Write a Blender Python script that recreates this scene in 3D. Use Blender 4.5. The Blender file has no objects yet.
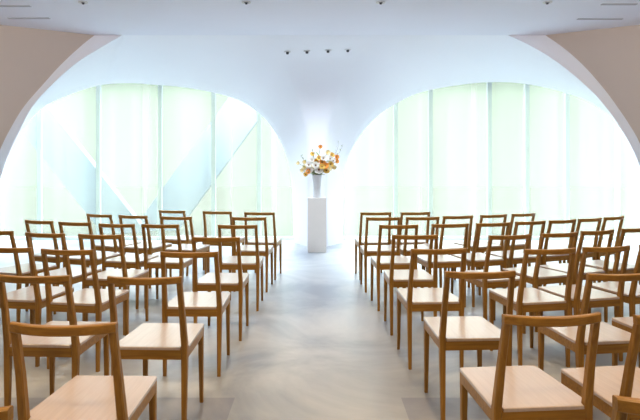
import bpy, bmesh, math, random
from mathutils import Vector, Matrix
random.seed(7)
S = bpy.context.scene
COL = S.collection
PI = math.pi

# ------------------------------------------------------------------ helpers
def link(name, bm, mat, parent=None, smooth=False):
    me = bpy.data.meshes.new(name)
    bmesh.ops.recalc_face_normals(bm, faces=bm.faces[:])
    bm.to_mesh(me); bm.free()
    if smooth:
        for p in me.polygons: p.use_smooth = True
    me.materials.append(mat)
    o = bpy.data.objects.new(name, me); COL.objects.link(o)
    if parent: o.parent = parent
    return o

def thing(name, label, cat, loc=(0, 0, 0), rz=0.0, group=None):
    o = bpy.data.objects.new(name, None); COL.objects.link(o)
    o.empty_display_size = 0.1
    o.location = loc; o.rotation_euler = (0, 0, rz)
    o['label'] = label; o['category'] = cat
    if group: o['group'] = group
    return o

def tag(o, label, cat, group=None):
    o['label'] = label; o['category'] = cat
    if group: o['group'] = group
    return o

def structure(o):
    o['kind'] = 'structure'; return o

def frame_at(d):
    d = d.normalized()
    a = Vector((0, 0, 1)) if abs(d.z) < .9 else Vector((0, 1, 0))
    u = d.cross(a).normalized(); return u, d.cross(u).normalized()

def add_box(bm, c, s, bevel=0.0):
    r = bmesh.ops.create_cube(bm, size=1.0)
    vs = r['verts']
    for v in vs: v.co = Vector((c[0] + v.co.x * s[0], c[1] + v.co.y * s[1], c[2] + v.co.z * s[2]))
    if bevel:
        es = list({e for v in vs for e in v.link_edges})
        bmesh.ops.bevel(bm, geom=es, offset=bevel, segments=2, affect='EDGES', profile=.5)

def add_sweep(bm, stations, bevel=0.0):
    """stations: list of (cx, cy, z, width_x, depth_y): squared post"""
    rings = []
    for cx, cy, z, w, d in stations:
        b = min(w, d) * .16
        pts = [(-w/2+b, -d/2), (w/2-b, -d/2), (w/2, -d/2+b), (w/2, d/2-b), (w/2-b, d/2), (-w/2+b, d/2), (-w/2, d/2-b), (-w/2, -d/2+b)]
        rings.append([bm.verts.new((cx+x, cy+y, z)) for x, y in pts])
    for a, b in zip(rings, rings[1:]):
        for i in range(8):
            j = (i+1) % 8
            bm.faces.new((a[i], a[j], b[j], b[i]))
    bm.faces.new(rings[0][::-1]); bm.faces.new(rings[-1])

def add_tube(bm, pts, radii, n=8, cap=True):
    rings = []
    for i, p in enumerate(pts):
        p = Vector(p)
        d = Vector(pts[min(i+1, len(pts)-1)]) - Vector(pts[max(i-1, 0)])
        u, v = frame_at(d)
        r = radii[i] if isinstance(radii, (list, tuple)) else radii
        rings.append([bm.verts.new(p + u*math.cos(2*PI*k/n)*r + v*math.sin(2*PI*k/n)*r) for k in range(n)])
    for a, b in zip(rings, rings[1:]):
        for i in range(n):
            j = (i+1) % n
            bm.faces.new((a[i], a[j], b[j], b[i]))
    if cap:
        bm.faces.new(rings[0][::-1]); bm.faces.new(rings[-1])

def add_lathe(bm, prof, n=32, c=(0, 0, 0)):
    rings = []
    for r, z in prof:
        rings.append([bm.verts.new((c[0]+r*math.cos(2*PI*k/n), c[1]+r*math.sin(2*PI*k/n), c[2]+z)) for k in range(n)])
    for a, b in zip(rings, rings[1:]):
        for i in range(n):
            j = (i+1) % n
            bm.faces.new((a[i], a[j], b[j], b[i]))
    bm.faces.new(rings[0][::-1]); bm.faces.new(rings[-1])

# ------------------------------------------------------------------ materials
def nodes(name):
    m = bpy.data.materials.new(name); m.use_nodes = True
    nt = m.node_tree
    return m, nt, nt.nodes['Principled BSDF'], nt.nodes, nt.links

def plain(name, col, rough=.6, metal=0.0, noise=0.0, scale=8.0, spec=.5):
    m, nt, b, N, L = nodes(name)
    b.inputs['Roughness'].default_value = rough
    b.inputs['Metallic'].default_value = metal
    b.inputs['Specular IOR Level'].default_value = spec
    if noise:
        tc = N.new('ShaderNodeTexCoord'); nz = N.new('ShaderNodeTexNoise'); nz.inputs['Scale'].default_value = scale
        nz.inputs['Detail'].default_value = 4
        L.new(tc.outputs['Object'], nz.inputs['Vector'])
        r = N.new('ShaderNodeValToRGB')
        r.color_ramp.elements[0].position = .3; r.color_ramp.elements[1].position = .7
        r.color_ramp.elements[0].color = (*[c*(1-noise) for c in col], 1)
        r.color_ramp.elements[1].color = (*[min(1, c*(1+noise)) for c in col], 1)
        L.new(nz.outputs['Fac'], r.inputs['Fac']); L.new(r.outputs['Color'], b.inputs['Base Color'])
    else:
        b.inputs['Base Color'].default_value = (*col, 1)
    return m

def wood(name, dark, light, rough, scale, spec=.5):
    m, nt, b, N, L = nodes(name)
    tc = N.new('ShaderNodeTexCoord'); mp = N.new('ShaderNodeMapping'); mp.inputs['Scale'].default_value = scale
    nz = N.new('ShaderNodeTexNoise'); nz.inputs['Scale'].default_value = 1.0; nz.inputs['Detail'].default_value = 5
    nz.inputs['Distortion'].default_value = .6
    info = N.new('ShaderNodeObjectInfo')
    add = N.new('ShaderNodeVectorMath'); add.operation = 'ADD'
    L.new(tc.outputs['Object'], mp.inputs['Vector']); L.new(mp.outputs['Vector'], add.inputs[0])
    mul = N.new('ShaderNodeMath'); mul.operation = 'MULTIPLY'; mul.inputs[1].default_value = 37.0
    L.new(info.outputs['Random'], mul.inputs[0]); L.new(mul.outputs[0], add.inputs[1])
    L.new(add.outputs[0], nz.inputs['Vector'])
    r = N.new('ShaderNodeValToRGB')
    r.color_ramp.elements[0].position = .32; r.color_ramp.elements[1].position = .68
    r.color_ramp.elements[0].color = (*dark, 1); r.color_ramp.elements[1].color = (*light, 1)
    L.new(nz.outputs['Fac'], r.inputs['Fac']); L.new(r.outputs['Color'], b.inputs['Base Color'])
    b.inputs['Roughness'].default_value = rough
    b.inputs['Specular IOR Level'].default_value = spec
    return m

M = {}
M['oak'] = wood('honey_oak', (.24, .112, .016), (.39, .188, .027), .42, (60, 60, 4), .45)
M['rail'] = wood('honey_oak_rail', (.24, .112, .016), (.39, .188, .027), .40, (4, 60, 60), .45)
M['seat'] = wood('pale_maple_seat', (.505, .385, .32), (.565, .44, .37), .33, (70, 4, 30), .65)
M['vault'] = plain('vault_plaster', (.90, .915, .97), .8, noise=.01, scale=.7)
M['ceiling'] = plain('ceiling_paint', (.84, .86, .95), .8, noise=.015, scale=.8)
M['taupe'] = plain('taupe_wall_paint', (.62, .535, .475), .8, noise=.02, scale=1.2)
M['pedestal'] = plain('pedestal_paint', (.80, .77, .735), .55, noise=.02, scale=6)
M['ceramic'] = plain('vase_ceramic', (.62, .63, .66), .4, noise=.04, scale=9)
M['metal'] = plain('downlight_trim', (.72, .72, .74), .35, metal=.3)
M['dark'] = plain('dark_recess', (.07, .075, .09), .5)
M['slot'] = plain('slot_grey', (.42, .42, .47), .6)
M['mullion'] = plain('window_frame_paint', (.43, .48, .52), .6, spec=.1)
M['terrace'] = plain('terrace_concrete', (.042, .042, .032), .9, noise=.03, scale=2, spec=0)
M['strut'] = plain('strut_concrete', (.18, .225, .275), .9, noise=.03, scale=2, spec=0)
M['stem'] = plain('stem_green', (.22, .27, .10), .6)
M['twig'] = plain('twig_brown', (.20, .14, .09), .7)
M['leaf'] = plain('leaf_green', (.30, .36, .12), .55)
M['white_petal'] = plain('petal_white', (.90, .88, .84), .6)
M['cream_petal'] = plain('petal_cream', (.85, .74, .45), .6)
M['orange_petal'] = plain('petal_orange', (.85, .40, .08), .6)
M['yellow_petal'] = plain('petal_yellow', (.85, .62, .16), .6)
M['centre'] = plain('flower_centre', (.30, .15, .05), .8)

sb = M['seat'].node_tree.nodes['Principled BSDF']
sb.inputs['Coat Weight'].default_value = 1.0; sb.inputs['Coat Roughness'].default_value = .22; sb.inputs['Coat IOR'].default_value = 1.6

def make_floor_mat():
    m, nt, b, N, L = nodes('polished_concrete')
    tc = N.new('ShaderNodeTexCoord')
    n1 = N.new('ShaderNodeTexNoise'); n1.inputs['Scale'].default_value = .9; n1.inputs['Detail'].default_value = 7; n1.inputs['Roughness'].default_value = .6
    n1.inputs['Distortion'].default_value = .8
    L.new(tc.outputs['Object'], n1.inputs['Vector'])
    r = N.new('ShaderNodeValToRGB')
    r.color_ramp.elements[0].position = .34; r.color_ramp.elements[1].position = .66
    r.color_ramp.elements[0].color = (.20, .225, .275, 1); r.color_ramp.elements[1].color = (.465, .475, .485, 1)
    L.new(n1.outputs['Fac'], r.inputs['Fac'])
    # floor colour darker either side of the aisle, towards the camera
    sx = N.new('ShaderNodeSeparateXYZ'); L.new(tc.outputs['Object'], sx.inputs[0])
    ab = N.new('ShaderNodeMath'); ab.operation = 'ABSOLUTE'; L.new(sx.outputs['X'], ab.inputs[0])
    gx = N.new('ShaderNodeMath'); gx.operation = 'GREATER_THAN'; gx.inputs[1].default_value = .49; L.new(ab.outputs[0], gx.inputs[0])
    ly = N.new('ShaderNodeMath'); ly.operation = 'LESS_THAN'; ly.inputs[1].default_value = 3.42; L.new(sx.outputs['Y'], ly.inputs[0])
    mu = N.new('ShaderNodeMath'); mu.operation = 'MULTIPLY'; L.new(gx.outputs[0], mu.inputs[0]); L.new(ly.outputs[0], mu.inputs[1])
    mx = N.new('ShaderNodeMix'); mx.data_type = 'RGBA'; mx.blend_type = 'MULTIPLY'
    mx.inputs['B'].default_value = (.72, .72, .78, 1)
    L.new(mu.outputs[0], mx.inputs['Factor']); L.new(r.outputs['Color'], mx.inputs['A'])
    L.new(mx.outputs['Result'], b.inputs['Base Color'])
    rr = N.new('ShaderNodeMapRange'); rr.inputs['To Min'].default_value = .26; rr.inputs['To Max'].default_value = .42
    L.new(n1.outputs['Fac'], rr.inputs['Value']); L.new(rr.outputs['Result'], b.inputs['Roughness'])
    return m
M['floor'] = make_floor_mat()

def make_curtain_mat():
    m = bpy.data.materials.new('sheer_voile'); m.use_nodes = True
    nt = m.node_tree; N = nt.nodes; L = nt.links
    N.remove(N['Principled BSDF'])
    out = N['Material Output']
    t = N.new('ShaderNodeBsdfTransparent'); t.inputs['Color'].default_value = (.94, 1, .93, 1)
    tr = N.new('ShaderNodeBsdfTranslucent'); tr.inputs['Color'].default_value = (.80, .87, .66, 1)
    df = N.new('ShaderNodeBsdfDiffuse'); df.inputs['Color'].default_value = (.80, .87, .66, 1)
    a = N.new('ShaderNodeMixShader'); a.inputs[0].default_value = .4
    L.new(tr.outputs[0], a.inputs[1]); L.new(df.outputs[0], a.inputs[2])
    # woven weight varies in vertical stripes
    tc = N.new('ShaderNodeTexCoord'); mp = N.new('ShaderNodeMapping'); mp.inputs['Scale'].default_value = (3, 0, .05)
    nz = N.new('ShaderNodeTexNoise'); nz.inputs['Scale'].default_value = 1.0; nz.inputs['Detail'].default_value = 3
    L.new(tc.outputs['Object'], mp.inputs['Vector']); L.new(mp.outputs['Vector'], nz.inputs['Vector'])
    rr = N.new('ShaderNodeMapRange'); rr.inputs['From Min'].default_value = .3; rr.inputs['From Max'].default_value = .7
    rr.inputs['To Min'].default_value = .20; rr.inputs['To Max'].default_value = .31
    L.new(nz.outputs['Fac'], rr.inputs['Value'])
    mx = N.new('ShaderNodeMixShader')
    L.new(rr.outputs['Result'], mx.inputs[0]); L.new(t.outputs[0], mx.inputs[1]); L.new(a.outputs[0], mx.inputs[2])
    L.new(mx.outputs[0], out.inputs['Surface'])
    return m
M['curtain'] = make_curtain_mat()

def make_glass_mat():
    m = bpy.data.materials.new('clear_window_glass'); m.use_nodes = True
    nt = m.node_tree; N = nt.nodes; L = nt.links
    N.remove(N['Principled BSDF']); out = N['Material Output']
    t = N.new('ShaderNodeBsdfTransparent'); t.inputs['Color'].default_value = (.96, .99, .97, 1)
    g = N.new('ShaderNodeBsdfGlossy'); g.inputs['Roughness'].default_value = .22
    mx = N.new('ShaderNodeMixShader'); mx.inputs[0].default_value = .015
    L.new(t.outputs[0], mx.inputs[1]); L.new(g.outputs[0], mx.inputs[2]); L.new(mx.outputs[0], out.inputs['Surface'])
    return m
M['glass'] = make_glass_mat()

def lamp_mat(name, col, s):
    m, nt, b, N, L = nodes(name)
    b.inputs['Base Color'].default_value = (.1, .1, .1, 1)
    b.inputs['Emission Color'].default_value = (*col, 1); b.inputs['Emission Strength'].default_value = s
    return m
M['lamp'] = lamp_mat('lamp_lens', (1, .9, .75), 1.2)

# ------------------------------------------------------------------ the room
CEIL = 3.2
WINDOW_LEFT = [(-5.881,10.4,0.0),(-5.863,10.4,0.41),(-5.81,10.4,0.822),(-5.702,10.4,1.27),(-5.568,10.4,1.665),(-5.272,10.4,2.167),(-4.985,10.4,2.454),(-4.581,10.4,2.651),(-3.999,10.4,2.839),(-3.461,10.4,2.884),(-3.012,10.4,2.857),(-2.474,10.4,2.812),(-1.99,10.4,2.732),(-1.542,10.4,2.615),(-1.219,10.4,2.454),(-0.968,10.4,2.239),(-0.771,10.4,1.988),(-0.61,10.4,1.665),(-0.52,10.4,1.378),(-0.466,10.4,1.037),(-0.448,10.4,0.679),(-0.439,10.4,0.0)]
WINDOW_RIGHT = [(5.881,10.4,0.0),(5.881,10.4,0.499),(5.846,10.4,0.948),(5.774,10.4,1.396),(5.63,10.4,1.79),(5.415,10.4,2.167),(5.057,10.4,2.472),(4.519,10.4,2.705),(3.801,10.4,2.866),(3.174,10.4,2.902),(2.546,10.4,2.848),(1.829,10.4,2.705),(1.291,10.4,2.436),(0.968,10.4,2.185),(0.717,10.4,1.88),(0.556,10.4,1.557),(0.475,10.4,1.217),(0.448,10.4,0.768),(0.448,10.4,0.41),(0.448,10.4,0.0)]
REVEAL_LEFT = [(-4.324,7.376,0.0),(-4.305,7.387,0.532),(-4.229,7.433,1.091),(-4.113,7.502,1.58),(-3.991,7.576,1.909),(-3.865,7.652,2.178),(-3.686,7.76,2.457),(-3.501,7.871,2.737),(-3.273,8.009,3.031),(-3.121,8.1,3.2)]
REVEAL_RIGHT = [(4.395,7.367,0.0),(4.357,7.389,0.557),(4.281,7.435,1.168),(4.166,7.504,1.658),(4.059,7.569,1.921),(3.944,7.638,2.15),(3.817,7.714,2.384),(3.609,7.84,2.712),(3.394,7.969,2.981),(3.177,8.1,3.2)]
CREASE_LEFT = [(-4.374,7.641,0.0), (-4.318,7.613,0.467), (-4.223,7.607,0.993), (-4.089,7.626,1.478), (-3.935,7.658,1.849), (-3.79,7.686,2.155), (-3.582,7.752,2.436), (-3.297,7.868,2.757), (-3.004,7.991,3.0), (-2.737,8.1,3.2)]
CREASE_RIGHT = [(4.438,7.638,0.0), (4.387,7.595,0.43), (4.307,7.57,0.929), (4.179,7.575,1.425), (3.992,7.616,1.846), (3.742,7.697,2.249), (3.51,7.77,2.519), (3.22,7.88,2.807), (2.923,7.997,3.035), (2.653,8.1,3.2)]
GROIN_LEFT = [(-0.782,8.1,3.2),(-0.537,8.9,3.002),(-0.389,9.4,2.689),(-0.268,9.7,2.313),(-0.187,9.85,1.903),(-0.171,9.9,0.967),(-0.171,9.9,0.0)]
GROIN_RIGHT = [(0.796,8.1,3.2),(0.522,8.9,3.063),(0.357,9.4,2.754),(0.234,9.7,2.33),(0.161,9.85,1.903),(0.145,9.9,0.967),(0.145,9.9,0.0)]

def smooth_line(pts, n):
    """Catmull-Rom through pts, resampled to n points of equal arc length"""
    P = [Vector(p) for p in pts]
    P = [P[0]*2 - P[1]] + P + [P[-1]*2 - P[-2]]
    dense = []
    for i in range(1, len(P)-2):
        a, b, c, d = P[i-1:i+3]
        for k in range(24):
            t = k/24
            dense.append(.5*((2*b) + (c-a)*t + (2*a-5*b+4*c-d)*t*t + (3*b-a-3*c+d)*t**3))
    dense.append(P[-2])
    acc = [0]
    for a, b in zip(dense, dense[1:]): acc.append(acc[-1] + (b-a).length)
    out = []; j = 0
    for k in range(n):
        s = acc[-1]*k/(n-1)
        while j < len(acc)-2 and acc[j+1] < s: j += 1
        f = (s-acc[j])/max(1e-9, acc[j+1]-acc[j])
        out.append(dense[j].lerp(dense[j+1], min(1, f)))
    return out

def loft(bm, A, B, steps=1, bulge=0.0):
    rows = []
    for s in range(steps+1):
        t = s/steps
        rows.append([bm.verts.new(a.lerp(b, t) + Vector((0, 0, bulge*math.sin(PI*t)*min(1, min(a.z, b.z)))))
                     for a, b in zip(A, B)])
    for r0, r1 in zip(rows, rows[1:]):
        for i in range(len(r0)-1):
            try: bm.faces.new((r0[i], r0[i+1], r1[i+1], r1[i]))
            except ValueError: pass

N1, N2, N3 = 40, 30, 36
VB = bmesh.new()
def vault(side, win, crease, groin, reveal):
    W = smooth_line(win, 321)
    cr = smooth_line(crease, N1); gr = smooth_line(groin, N3)
    top = [cr[-1].lerp(gr[0], k/(N2-1)) for k in range(N2)]
    front = cr + top[1:] + gr[1:]
    # matching stations on the window arch
    k1 = min(range(len(W)), key=lambda i: abs(W[i].x - (crease[-1][0]*1.38)) + (0 if i > 60 and i < 300 else 99))
    k2 = min(range(len(W)), key=lambda i: abs(W[i].x - (groin[0][0]*1.9)) + (0 if W[i].z > 1.5 else 99))
    def res(i0, i1, n):
        o = []
        for k in range(n):
            q = i0 + (i1-i0)*k/(n-1); a = int(q); b = min(a+1, len(W)-1)
            o.append(W[a].lerp(W[b], q-a))
        return o
    back = res(0, k1, N1) + res(k1, k2, N2)[1:] + res(k2, len(W)-1, N3)[1:]
    bm = VB
    loft(bm, front, back, 10, .05)
    # soffit of the window arch, going outwards
    loft(bm, back, [p + Vector((0, .14, 0)) for p in back], 1)
    # reveal strip between the grey wall and the vault crease
    bm = bmesh.new()
    rv = smooth_line(reveal, N1)
    loft(bm, rv, cr, 1)
    structure(link('trim_arch_' + side, bm, M['vault'], smooth=True))
    return rv, cr, gr

rvL, crL, grL = vault('left', WINDOW_LEFT, CREASE_LEFT, GROIN_LEFT, REVEAL_LEFT)
rvR, crR, grR = vault('right', WINDOW_RIGHT, CREASE_RIGHT, GROIN_RIGHT, REVEAL_RIGHT)
loft(VB, grL, grR, 6)
bmesh.ops.remove_doubles(VB, verts=VB.verts[:], dist=1e-4)
structure(link('wall_front', VB, M['vault'], smooth=True))

# wall above and beside the window arches closing the shell to the outside is the vault itself
def grey_wall(side, rv, xs):
    bm = bmesh.new()
    yo = 8.1 - (7.0 - 3.121)/1.66
    loft(bm, rv, [Vector((xs*7.0, yo, p.z)) for p in rv], 1)
    structure(link('wall_' + side, bm, M['taupe']))
    return yo
yoL = grey_wall('left', rvL, -1)
yoR = grey_wall('right', rvR, 1)
BACK = -3.2
bm = bmesh.new(); add_box(bm, (0, 9.75, 3.40), (14.2, 2.7, .12)); structure(link('ceiling_roof_slab', bm, M['ceiling']))  # unseen slab added to block sky light leaking in above the curtains
for side, xs, yo in (('left_rear', -1, yoL), ('right_rear', 1, yoR)):
    bm = bmesh.new(); add_box(bm, (xs*7.05, (yo+BACK)/2, CEIL/2), (.1, yo-BACK, CEIL)); structure(link('wall_' + side, bm, M['ceiling']))
bm = bmesh.new(); add_box(bm, (0, BACK-.05, CEIL/2), (14.2, .1, CEIL)); structure(link('wall_back', bm, M['ceiling']))

bm = bmesh.new()
pts = [(-7.1, BACK), (7.1, BACK), (7.1, yoR), (3.177, 8.1), (-3.121, 8.1), (-7.1, yoL)]
f0 = [bm.verts.new((x, y, CEIL)) for x, y in pts]
f1 = [bm.verts.new((x, y, CEIL+.15)) for x, y in pts]
bm.faces.new(f0[::-1]); bm.faces.new(f1)
for i in range(6): bm.faces.new((f0[i], f0[(i+1) % 6], f1[(i+1) % 6], f1[i]))
structure(link('ceiling', bm, M['ceiling']))

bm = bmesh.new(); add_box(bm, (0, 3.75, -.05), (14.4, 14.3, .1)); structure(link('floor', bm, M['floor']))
bm = bmesh.new(); add_box(bm, (0, 25.9, -.09), (70, 30, .1)); structure(link('terrace_ground', bm, M['terrace']))

# ------------------------------------------------------------------ windows, curtains
def window(name, x0, x1, bars, label_side):
    y = 10.84
    bm = bmesh.new()
    add_box(bm, ((x0+x1)/2, y, 3.03), (x1-x0, .08, .08)); add_box(bm, ((x0+x1)/2, y, .03), (x1-x0, .08, .06))
    for x in (x0+.03, x1-.03): add_box(bm, (x, y, 1.53), (.06, .078, 2.92))
    fr = structure(link(name, bm, M['mullion']))
    for x in bars:
        b = bmesh.new(); add_box(b, (x, y, 1.53), (.075, .07, 2.92)); link('mullion', b, M['mullion'], fr)
    b = bmesh.new(); add_box(b, ((x0+x1)/2, y, 1.53), (x1-x0-.12, .008, 2.92)); link('pane', b, M['glass'], fr)
window('window_1', -6.5, -.1, [-4.1, -2.95, -1.95, -1.1, -5.2], 'left')
window('window_2', .1, 6.5, [1.45, 2.1, 3.2, 3.9, 4.65, 5.6], 'right')

def curtain(x0, x1, label, seed):
    rnd = random.Random(seed)
    bm = bmesh.new()
    nx = int((x1-x0)/.02); nz = 6
    ph = [rnd.uniform(0, 6.28) for _ in range(4)]
    rows = []
    for j in range(nz+1):
        z = .015 + (3.0-.015)*j/nz
        row = []
        for i in range(nx+1):
            x = x0 + (x1-x0)*i/nx
            d = .016*math.sin(x*26+ph[0]+.9*math.sin(x*2.1+ph[1])) + .005*math.sin(x*47+ph[2]) + .016*math.sin(x*9+ph[3])
            row.append(bm.verts.new((x + .006*math.sin(x*26+ph[1]), 10.66 + d*(1.1-.25*z/3), z)))
        rows.append(row)
    for a, b in zip(rows, rows[1:]):
        for i in range(nx): bm.faces.new((a[i], a[i+1], b[i+1], b[i]))
    o = link('sheer_curtain', bm, M['curtain'], smooth=True)
    tag(o, label, 'curtain', 'sheer curtains over the arched windows')
curtain(-6.3, -2.93, 'white sheer curtain covering the outer half of the left arched window', 1)
curtain(-2.95, -.15, 'white sheer curtain in the left arched window, half beside the flower column', 2)
curtain(.15, 3.22, 'white sheer curtain in the right arched window, half beside the flower column', 3)
curtain(3.2, 6.3, 'white sheer curtain covering the outer half of the right arched window', 4)

# slanted struts of the terrace outside, seen through the left curtain
def strut(x0, x1, ztop, w, y, label):
    bm = bmesh.new()
    P = [(x0-w/2, 0), (x0+w/2, 0), (x1+w/2, ztop), (x1-w/2, ztop)]
    a = [bm.verts.new((x, y-.12, z-.04)) for x, z in P]; b = [bm.verts.new((x, y+.12, z-.04)) for x, z in P]
    bm.faces.new(a); bm.faces.new(b[::-1])
    for i in range(4): bm.faces.new((a[i], a[(i+1) % 4], b[(i+1) % 4], b[i]))
    tag(link('slanted_strut', bm, M['strut']), label, 'strut', 'slanted struts outside the left window')
strut(-4.1, -6.7, 3.3, .95, 12.4, 'pale slanted strut outside left window, leaning towards the left edge')
strut(-3.6, -1.2, 3.3, 1.0, 12.9, 'pale slanted strut outside left window, leaning towards the flowers')

# ------------------------------------------------------------------ ceiling lamps and added fill spots
def downlight(x, y, z, label, head, col, power, angle=100, blend=.6, group='round ceiling downlights'):
    t = thing('ceiling_downlight', label, 'downlight', (x, y, z), 0, group)
    bm = bmesh.new()
    add_lathe(bm, [(.030, -.001), (.030, -.010), (.050, -.010), (.053, 0.0)], 24); link('trim_ring', bm, M['metal'], t, True)
    bm = bmesh.new(); add_lathe(bm, [(.029, -.0005), (.028, -.004), (.004, -.006)], 24); link('lens', bm, M['dark'], t, True)
    bm = bmesh.new(); add_lathe(bm, [(.019*head, -.005), (.019*head, -.03*head), (.015*head, -.036*head), (.004, -.036*head)], 20); link('spot_head', bm, M['dark'], t, True)
    if power:
        ld = bpy.data.lights.new('downlight_bulb', 'SPOT'); ld.energy = power; ld.color = col
        ld.spot_size = math.radians(angle); ld.spot_blend = blend; ld.shadow_soft_size = .05
        lo = bpy.data.objects.new('downlight_bulb', ld); COL.objects.link(lo)
        lo.location = (x, y, z-.06)
    return t

WARM = (1.0, .74, .43)
COOL = (.80, .90, 1.0)
xs4 = [(-2.62, 'far left'), (-.80, 'left of centre'), (.70, 'right of centre'), (2.56, 'far right')]
for x, w in xs4:
    downlight(x, 6.47, CEIL, 'round recessed ceiling downlight at top edge of view, %s' % w, .7, COOL, 60)
for y in (4.4, 2.4, .3):
    for x, w in xs4:
        ld = bpy.data.lights.new('room_lamp', 'SPOT'); ld.energy = 55; ld.color = WARM
        ld.spot_size = math.radians(115); ld.spot_blend = .6; ld.shadow_soft_size = .06
        lo = bpy.data.objects.new('room_lamp', ld); COL.objects.link(lo); lo.location = (x, y, CEIL-.05)

def added_spot(name, loc, target, power, col, angle, blend=.8, soft=.08):
    ld = bpy.data.lights.new(name, 'SPOT'); ld.energy = power; ld.color = col
    ld.spot_size = math.radians(angle); ld.spot_blend = blend; ld.shadow_soft_size = soft
    lo = bpy.data.objects.new(name, ld); COL.objects.link(lo); lo.location = loc
    lo.rotation_euler = (Vector(target)-Vector(loc)).to_track_quat('-Z', 'Y').to_euler()
for s in (-1, 1):
    for x, y in ((3.6, 3.4), (5.6, 2.6)):
        added_spot('wall_washer', (s*x, y, 3.05), (s*4.2, 7.4, 2.1), 85, (1, .90, .80), 75)  # unseen fill spots, added to brighten the taupe walls
added_spot('flower_spot', (0, 5.2, 3.12), (0, 9.3, 1.0), 90, (1, .95, .88), 24, .7)  # unseen spot added to lift the pedestal and flowers
bpy.context.view_layer.update()
from mathutils.bvhtree import BVHTree
def drop_on_vault(x, y):
    """height of the vault skin above a floor point"""
    best = None
    dg = bpy.context.evaluated_depsgraph_get()
    for n in ('wall_front',):
        o = bpy.data.objects[n]
        h = BVHTree.FromObject(o, dg).ray_cast(Vector((x, y, 0.5)), Vector((0, 0, 1)))
        if h[0] is not None and (best is None or h[0].z < best): best = h[0].z
    return best if best else CEIL
for x, w in ((-.455, 'leftmost'), (-.165, 'second from left'), (.15, 'third from left'), (.445, 'rightmost')):
    y = 8.66; z = drop_on_vault(x, y)
    downlight(x, y, z+.002, 'small dark downlight on white vault above flowers, %s of four' % w, 1.1, COOL, 30, 130, .7, 'four small downlights above the flowers')

for (x0, x1, y, w) in ((-3.83, -3.31, 7.16, 'left corner, nearer the vault'), (-4.0, -3.28, 6.62, 'left corner, nearer the camera'),
                       (3.22, 3.78, 7.2, 'right corner, nearer the vault'), (3.2, 3.6, 6.55, 'right corner, nearer the camera')):
    bm = bmesh.new(); add_box(bm, ((x0+x1)/2, y, CEIL-.004), (x1-x0, .05, .008), .002)
    tag(link('ceiling_slot_vent', bm, M['slot']), 'thin grey slot in the ceiling, %s' % w, 'vent', 'thin slots in the ceiling')

# ------------------------------------------------------------------ chair
def make_chair():
    t = thing('oak_chair', 'x', 'chair', group='oak chairs in curved rows')
    bm = bmesh.new()
    out = [(-.158, -.222), (.158, -.222), (.158, -.186), (.1945, -.184), (.179, .220), (.173, .228), (-.173, .228), (-.179, .220), (-.1945, -.184), (-.158, -.186)]
    lo = [bm.verts.new((x, y, .437)) for x, y in out]; hi = [bm.verts.new((x, y, .452)) for x, y in out]
    n = len(out)
    bm.faces.new(lo[::-1]); top = bm.faces.new(hi)
    for i in range(n): bm.faces.new((lo[i], lo[(i+1) % n], hi[(i+1) % n], hi[i]))
    bmesh.ops.bevel(bm, geom=list(top.edges), offset=.003, segments=1, affect='EDGES')
    link('seat', bm, M['seat'], t)
    bm = bmesh.new()
    def slab(a, b, z0, z1, th):
        a = Vector((*a, 0)); b = Vector((*b, 0)); d = (b-a).normalized(); nn = Vector((-d.y, d.x, 0))*th/2
        q = [a-nn, b-nn, b+nn, a+nn]
        l = [bm.verts.new((p.x, p.y, z0)) for p in q]; h = [bm.verts.new((p.x, p.y, z1)) for p in q]
        bm.faces.new(l[::-1]); bm.faces.new(h)
        for i in range(4): bm.faces.new((l[i], l[(i+1) % 4], h[(i+1) % 4], h[i]))
    slab((-.164, -.210), (.164, -.210), .388, .4368, .020)
    slab((-.152, .218), (.152, .218), .388, .4368, .020)
    slab((-.181, -.186), (-.167, .204), .388, .4368, .020)
    slab((.181, -.186), (.167, .204), .388, .4368, .020)
    link('seat_frame', bm, M['rail'], t)
    for s in (-1, 1):
        bm = bmesh.new()
        add_sweep(bm, [(s*.177, -.212, 0, .022, .024), (s*.179, -.204, .40, .032, .036), (s*.179, -.205, .455, .032, .036),
                       (s*.1745, -.235, .62, .028, .032), (s*.1715, -.276, .787, .026, .028)])
        link('rear_leg', bm, M['oak'], t)
    for s in (-1, 1):
        bm = bmesh.new()
        add_sweep(bm, [(s*.165, .214, 0, .020, .021), (s*.162, .213, .30, .028, .030), (s*.162, .213, .4366, .030, .032)])
        link('front_leg', bm, M['oak'], t)
    # bowed top rail
    bm = bmesh.new()
    rings = []
    K = 18
    for i in range(K+1):
        u = -1 + 2*i/K
        x = .1855*u
        yc = -.278 - .050*(1-u*u)
        th = .024 + .004*(1-u*u); h = .034
        z0, z1 = .786, .820
        b = .004
        sec = [(-th/2, z0+b), (-th/2, z1-b), (-th/2+b, z1), (th/2-b, z1), (th/2, z1-b), (th/2, z0+b), (th/2-b, z0), (-th/2+b, z0)]
        rings.append([bm.verts.new((x, yc+y, z)) for y, z in sec])
    for a, b in zip(rings, rings[1:]):
        for i in range(8): bm.faces.new((a[i], a[(i+1) % 8], b[(i+1) % 8], b[i]))
    bm.faces.new(rings[0][::-1]); bm.faces.new(rings[-1])
    link('top_rail', bm, M['rail'], t)
    return t

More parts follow.
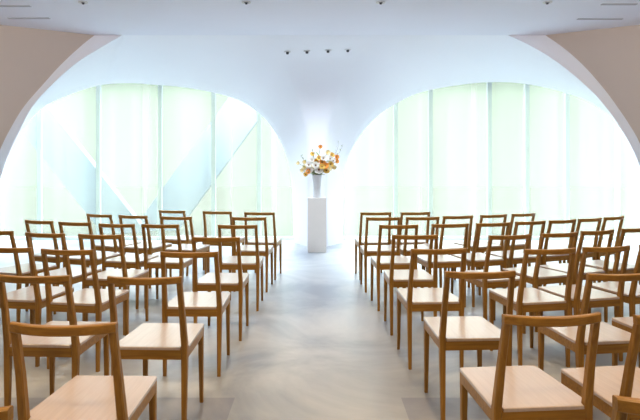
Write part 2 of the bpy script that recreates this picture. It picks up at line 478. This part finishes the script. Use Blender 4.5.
# rail midpoint (x, y) on plan and turn in degrees (positive = turned left, towards the flowers from the right block)
RIGHT = [
 [(.885, 1.37, 1)],
 [(.862, 2.14, 5), (1.34, 2.14, 8)],
 [(.843, 3.02, 3), (1.55, 2.97, 8), (2.03, 3.03, 10)],
 [(.80, 3.85, 4), (1.54, 3.85, 11), (1.97, 3.96, 15), (2.42, 4.10, 19)],
 [(.775, 4.63, 2), (1.53, 4.63, 15), (1.99, 4.78, 20), (2.39, 4.96, 23), (2.83, 5.16, 27)],
 [(.755, 5.43, 5), (1.26, 5.53, 11), (1.70, 5.63, 17), (2.125, 5.80, 22), (2.51, 5.95, 26), (2.875, 6.13, 30), (3.235, 6.34, 34)],
 [(.70, 6.24, 4), (1.135, 6.29, 8), (1.555, 6.44, 17), (2.00, 6.60, 24), (2.40, 6.77, 29)],
 [(.69, 6.93, 5), (1.17, 6.96, 12)],
]
LEFT = [
 [(-.878, 1.31, -1)],
 [(-.885, 2.02, -1)],
 [(-.856, 2.87, -2), (-1.425, 2.91, -3)],
 [(-.822, 3.71, -1), (-1.65, 3.82, -9), (-2.10, 3.92, -9)],
 [(-.787, 4.48, -2), (-1.75, 4.66, -9), (-2.24, 4.76, -15), (-2.75, 4.95, -19)],
 [(-.75, 5.42, -2), (-1.49, 5.48, -9), (-1.92, 5.53, -12), (-2.39, 5.70, -17), (-2.83, 5.88, -23)],
 [(-.74, 6.25, -5), (-1.55, 6.33, -13), (-2.07, 6.49, -19), (-2.51, 6.65, -25)],
 [(-.70, 6.94, -7), (-1.23, 7.08, -12), (-1.82, 7.23, -19)],
]
ORD = ['first', 'second', 'third', 'fourth', 'fifth', 'sixth', 'seventh', 'eighth']
proto = make_chair()
kids = list(proto.children)
first = True
for side, rows in (('right', RIGHT), ('left', LEFT)):
    for r, row in enumerate(rows):
        for c, (x, y, deg) in enumerate(row):
            a = math.radians(deg)
            if first: o = proto; first = False
            else:
                o = proto.copy(); COL.objects.link(o)
                for k in kids:
                    q = k.copy(); COL.objects.link(q); q.parent = o
            # origin sits 0.278 m ahead of the rail ends
            o.location = (x - math.sin(a)*.278, y + math.cos(a)*.278, 0)
            o.rotation_euler = (0, 0, a)
            where = 'on the aisle' if c == 0 else '%s from the aisle' % ORD[c]
            if r == 0: rowt = 'in bottom %s corner' % side; lab = 'oak chair nearest the camera, only its rail end showing, %s' % rowt
            else:
                rowt = {1: 'first whole row from camera', 7: 'farthest row, nearest the window'}.get(r, '%s row from the camera' % ORD[r-1])
                lab = 'oak chair %s of the aisle, %s, %s' % (side, where, rowt)
            o['label'] = lab

# ------------------------------------------------------------------ pedestal, vase, flowers
PX, PY = -.016, 9.37
t = thing('display_pedestal', 'tall white square pedestal at the end of the aisle', 'pedestal', (PX, PY, 0))
bm = bmesh.new(); add_box(bm, (0, 0, .43), (.296, .296, .86), .004); link('pedestal_body', bm, M['pedestal'], t)
bm = bmesh.new(); add_box(bm, (0, 0, .8635), (.298, .298, .007), .002); link('pedestal_top', bm, M['pedestal'], t)
VZ = .867
bm = bmesh.new()
add_lathe(bm, [(.058, 0), (.064, .006), (.060, .06), (.058, .14), (.064, .23), (.074, .31), (.080, .355), (.082, .37), (.074, .37), (.068, .33), (.058, .23), (.052, .10), (.050, .03)], 40)
v = link('flower_vase', bm, M['ceramic'], smooth=True); v.location = (PX, PY, VZ)
tag(v, 'tall pale grey ceramic vase standing on the white pedestal', 'vase')
RIM = VZ + .37

def petal(bm, base, d, up, ln, w, curl):
    d = d.normalized(); s = d.cross(up).normalized(); u = s.cross(d).normalized()
    prof = [(0, .15), (.25, .7), (.55, 1), (.82, .8), (1, .25)]
    rows = []
    for f, ww in prof:
        c = base + d*ln*f + u*curl*ln*(f*f)
        rows.append([bm.verts.new(c - s*w*ww/2 + u*ln*.05), bm.verts.new(c - u*ln*.03*ww), bm.verts.new(c + s*w*ww/2 + u*ln*.05)])
    for a, b in zip(rows, rows[1:]):
        for i in (0, 1): bm.faces.new((a[i], a[i+1], b[i+1], b[i]))

GRP = 'cut flowers in the vase'
def flower(tip, r, kind, label, face=(0, -1, .25), leaves=1, seed=0):
    """tip = world position of the bloom"""
    rnd = random.Random(seed)
    base = Vector((PX + rnd.uniform(-.03, .03), PY + rnd.uniform(-.03, .03), VZ + .15))
    tip = Vector(tip); t = thing({'white': 'white_flower', 'cream': 'cream_flower', 'orange': 'orange_flower', 'yellow': 'yellow_flower'}[kind], label, 'flower', base, 0, GRP)
    T = tip - base
    rimp = Vector((T.x*.22, T.y*.22, RIM - base.z))
    if T.z < rimp.z + .05: mid = Vector((T.x*.6, T.y*.6, max(T.z, rimp.z)+.03))
    else: mid = Vector((T.x*.55, T.y*.55, rimp.z + (T.z-rimp.z)*.55))
    rimp.x = max(-.055, min(.055, rimp.x)); rimp.y = max(-.055, min(.055, rimp.y))
    pts = smooth_line([(0, 0, 0), rimp, mid, T], 14)
    f = Vector(face).normalized()
    bm = bmesh.new(); add_tube(bm, pts, [.0035]*13 + [.0025], 6); link('stem', bm, M['stem'], t, True)
    u, v = frame_at(f)
    bm = bmesh.new()
    layers = [(8, 1.0, .35), (7, .72, .75), (5, .45, 1.3)] if kind in ('white',) else [(7, 1.0, .25), (6, .75, .6)]
    for n, sc, curl in layers:
        o = rnd.uniform(0, 1)
        for k in range(n):
            a = 2*PI*(k+o)/n
            d = u*math.cos(a) + v*math.sin(a) + f*.25
            petal(bm, T, d, f, r*sc*rnd.uniform(.9, 1.08), r*.85*sc, curl)
    link('petals', bm, M[kind + '_petal'], t, True)
    bm = bmesh.new()
    bmesh.ops.create_icosphere(bm, subdivisions=2, radius=r*.22)
    for q in bm.verts: q.co = q.co + T + f*r*.2
    link('flower_centre', bm, M['centre'] if kind != 'cream' else M['yellow_petal'], t, True)
    if leaves:
        bm = bmesh.new()
        for k in range(leaves):
            p = pts[8 + k % 3]; d = Vector((rnd.uniform(-1, 1), rnd.uniform(-.8, .4), rnd.uniform(0, .7)))
            petal(bm, p, d, Vector((0, -.3, 1)), rnd.uniform(.05, .085), .03, -.2)
        link('leaves', bm, M['leaf'], t, True)

def px(x, y, dz=0.0):   # place on the plane of the vase, metres from the aisle axis
    return (x, PY + dz, y)
FL = [
 ((-.118, 1.31, -.05), .070, 'white', 'white flower with brown centre at lower left of the bouquet'),
 ((.030, 1.315, -.08), .082, 'white', 'largest white flower, directly above the vase rim'),
 ((.125, 1.375, -.09), .062, 'orange', 'large orange flower with dark centre, right of the big white one'),
 ((.085, 1.43, -.02), .055, 'orange', 'orange flower above the big white one'),
 ((.215, 1.40, -.02), .052, 'yellow', 'yellow flower at the right of the large orange one'),
 ((.150, 1.30, -.06), .055, 'yellow', 'yellow flower hanging under the large orange one'),
 ((.315, 1.52, .02), .042, 'orange', 'upper of two orange flowers at the right edge of the bouquet'),
 ((.315, 1.45, .00), .042, 'orange', 'lower of two orange flowers at the right edge of the bouquet'),
 ((.055, 1.685, .02), .038, 'orange', 'small orange flower at the very top of the bouquet'),
 ((-.015, 1.44, .03), .05, 'orange', 'small orange flower left of the bouquet middle'),
 ((-.19, 1.35, .02), .05, 'cream', 'cream flower at the left above the lowest white one'),
 ((-.075, 1.57, .04), .04, 'yellow', 'yellow flower high in the left half of the bouquet'),
 ((-.20, 1.44, .05), .038, 'cream', 'small cream flower at the upper left of the bouquet'),
 ((.17, 1.59, .03), .045, 'cream', 'cream flower high in the right half of the bouquet'),
 ((.27, 1.35, .04), .045, 'cream', 'cream flower low at the right edge of the bouquet'),
 ((-.05, 1.36, -.04), .05, 'cream', 'cream flower between the two large white ones'),
 ((-.18, 1.24, -.02), .042, 'yellow', 'yellow flower drooping beside the vase rim on the left'),
 ((.21, 1.49, -.03), .05, 'white', 'white flower in the upper right of the bouquet'),
 ((-.13, 1.39, -.06), .055, 'white', 'white flower between the two cream ones on the left side'),
 ((-.02, 1.385, -.10), .06, 'white', 'white flower just above and left of the largest white one'),
 ((.10, 1.50, -.04), .05, 'white', 'white flower above the large orange one'),
 ((.03, 1.50, -.02), .045, 'yellow', 'yellow flower in the upper middle of the bouquet'),
 ((-.08, 1.47, -.03), .042, 'white', 'small white flower below the high yellow one on the left'),
 ((.24, 1.55, .0), .045, 'yellow', 'yellow flower left of the upper right orange one'),
 ((.20, 1.34, -.06), .05, 'cream', 'cream flower below the yellow one right of the large orange one'),
 ((.26, 1.46, -.02), .04, 'white', 'small white flower beside the two right-edge orange ones'),
 ((-.14, 1.28, -.08), .045, 'orange', 'small orange flower under the lower left white one'),
 ((-.24, 1.30, .01), .038, 'cream', 'small cream flower at the lower left edge of the bouquet'),
 ((.08, 1.36, -.12), .05, 'yellow', 'yellow flower between the largest white and the large orange one'),
 ((-.30, 1.42, .0), .034, 'cream', 'leftmost pale flower at the tip of a thin stem'),
]
for i, ((x, z, dy), r, k, lab) in enumerate(FL):
    flower((PX + x, PY + dy, z), r*1.08, k, lab, (x*1.4, -1, .25), 4, 100+i)

def twig(pts, label, seed):
    rnd = random.Random(seed)
    t = thing('bare_twig', label, 'twig', (PX, PY, VZ+.12), 0, 'twigs in the vase')
    P = smooth_line([(0, 0, 0)] + pts, 26)
    bm = bmesh.new(); add_tube(bm, P, [.004*(1-.6*i/25) for i in range(26)], 6)
    link('branch', bm, M['twig'], t, True)
    bm = bmesh.new()
    for i in range(10, 26, 2):
        d = Vector((rnd.uniform(-1, 1), rnd.uniform(-1, 1), rnd.uniform(0, 1))); petal(bm, P[i], d, Vector((0, 0, 1)), rnd.uniform(.03, .05), .018, .2)
    link('leaves', bm, M['leaf'], t, True)
twig([(.04, .0, .25), (.20, .02, .45), (.33, .03, .66), (.35, .03, .80)], 'tall thin twig curving up at the right of the bouquet', 1)
twig([(.04, .02, .25), (.24, .04, .46), (.37, .05, .62), (.42, .05, .74)], 'outermost thin twig at the right edge of the bouquet', 2)
twig([(-.04, .0, .25), (-.16, .02, .42), (-.27, .02, .56)], 'thin twig leaning out at the left of the bouquet', 3)
twig([(.0, .02, .25), (-.03, .03, .45), (-.08, .04, .66)], 'thin leafy twig rising near the middle of the bouquet', 4)

# ------------------------------------------------------------------ sky, camera
w = bpy.data.worlds.new('sky'); S.world = w; w.use_nodes = True
bg = w.node_tree.nodes['Background']
WN, WL = w.node_tree.nodes, w.node_tree.links
wtc = WN.new('ShaderNodeTexCoord'); wsp = WN.new('ShaderNodeSeparateXYZ'); WL.new(wtc.outputs['Generated'], wsp.inputs[0])
wmr = WN.new('ShaderNodeMapRange'); wmr.inputs['From Min'].default_value = .17; wmr.inputs['From Max'].default_value = .55
wmr.interpolation_type = 'SMOOTHSTEP'
WL.new(wsp.outputs['Z'], wmr.inputs['Value'])
wmx = WN.new('ShaderNodeMix'); wmx.data_type = 'RGBA'; wmx.clamp_result = False
wmx.inputs['A'].default_value = (.415, .475, .425, 1); wmx.inputs['B'].default_value = (10.3, 10.6, 13.2, 1)
WL.new(wmr.outputs['Result'], wmx.inputs['Factor']); WL.new(wmx.outputs['Result'], bg.inputs['Color'])
bg.inputs['Strength'].default_value = 1.0
for x, wd in ((-3.2, 5.6), (3.2, 5.6)):
    ld = bpy.data.lights.new('sky_portal', 'AREA'); ld.shape = 'RECTANGLE'; ld.size = wd; ld.size_y = 3.0; ld.cycles.is_portal = True
    lo = bpy.data.objects.new('sky_portal', ld); COL.objects.link(lo); lo.location = (x, 10.95, 1.5)
    lo.rotation_euler = (math.radians(-90), 0, 0)

cd = bpy.data.cameras.new('camera'); cam = bpy.data.objects.new('camera', cd); COL.objects.link(cam)
cam.location = (0, 0, 1.36); cam.rotation_euler = (PI/2, 0, 0)
cd.sensor_width = 36; cd.sensor_fit = 'HORIZONTAL'; cd.lens = 36*580/640
cd.shift_x = 2/640; cd.shift_y = -43/640
cd.clip_start = .02
S.camera = cam
vs = S.view_settings
vs.view_transform = 'Standard'; vs.look = 'None'; vs.exposure = .7; vs.gamma = 1
vs.use_curve_mapping = False
S.cycles.max_bounces = 12; S.cycles.diffuse_bounces = 8; S.cycles.transparent_max_bounces = 16
S.cycles.use_denoising = True
S.cycles.sample_clamp_indirect = 4
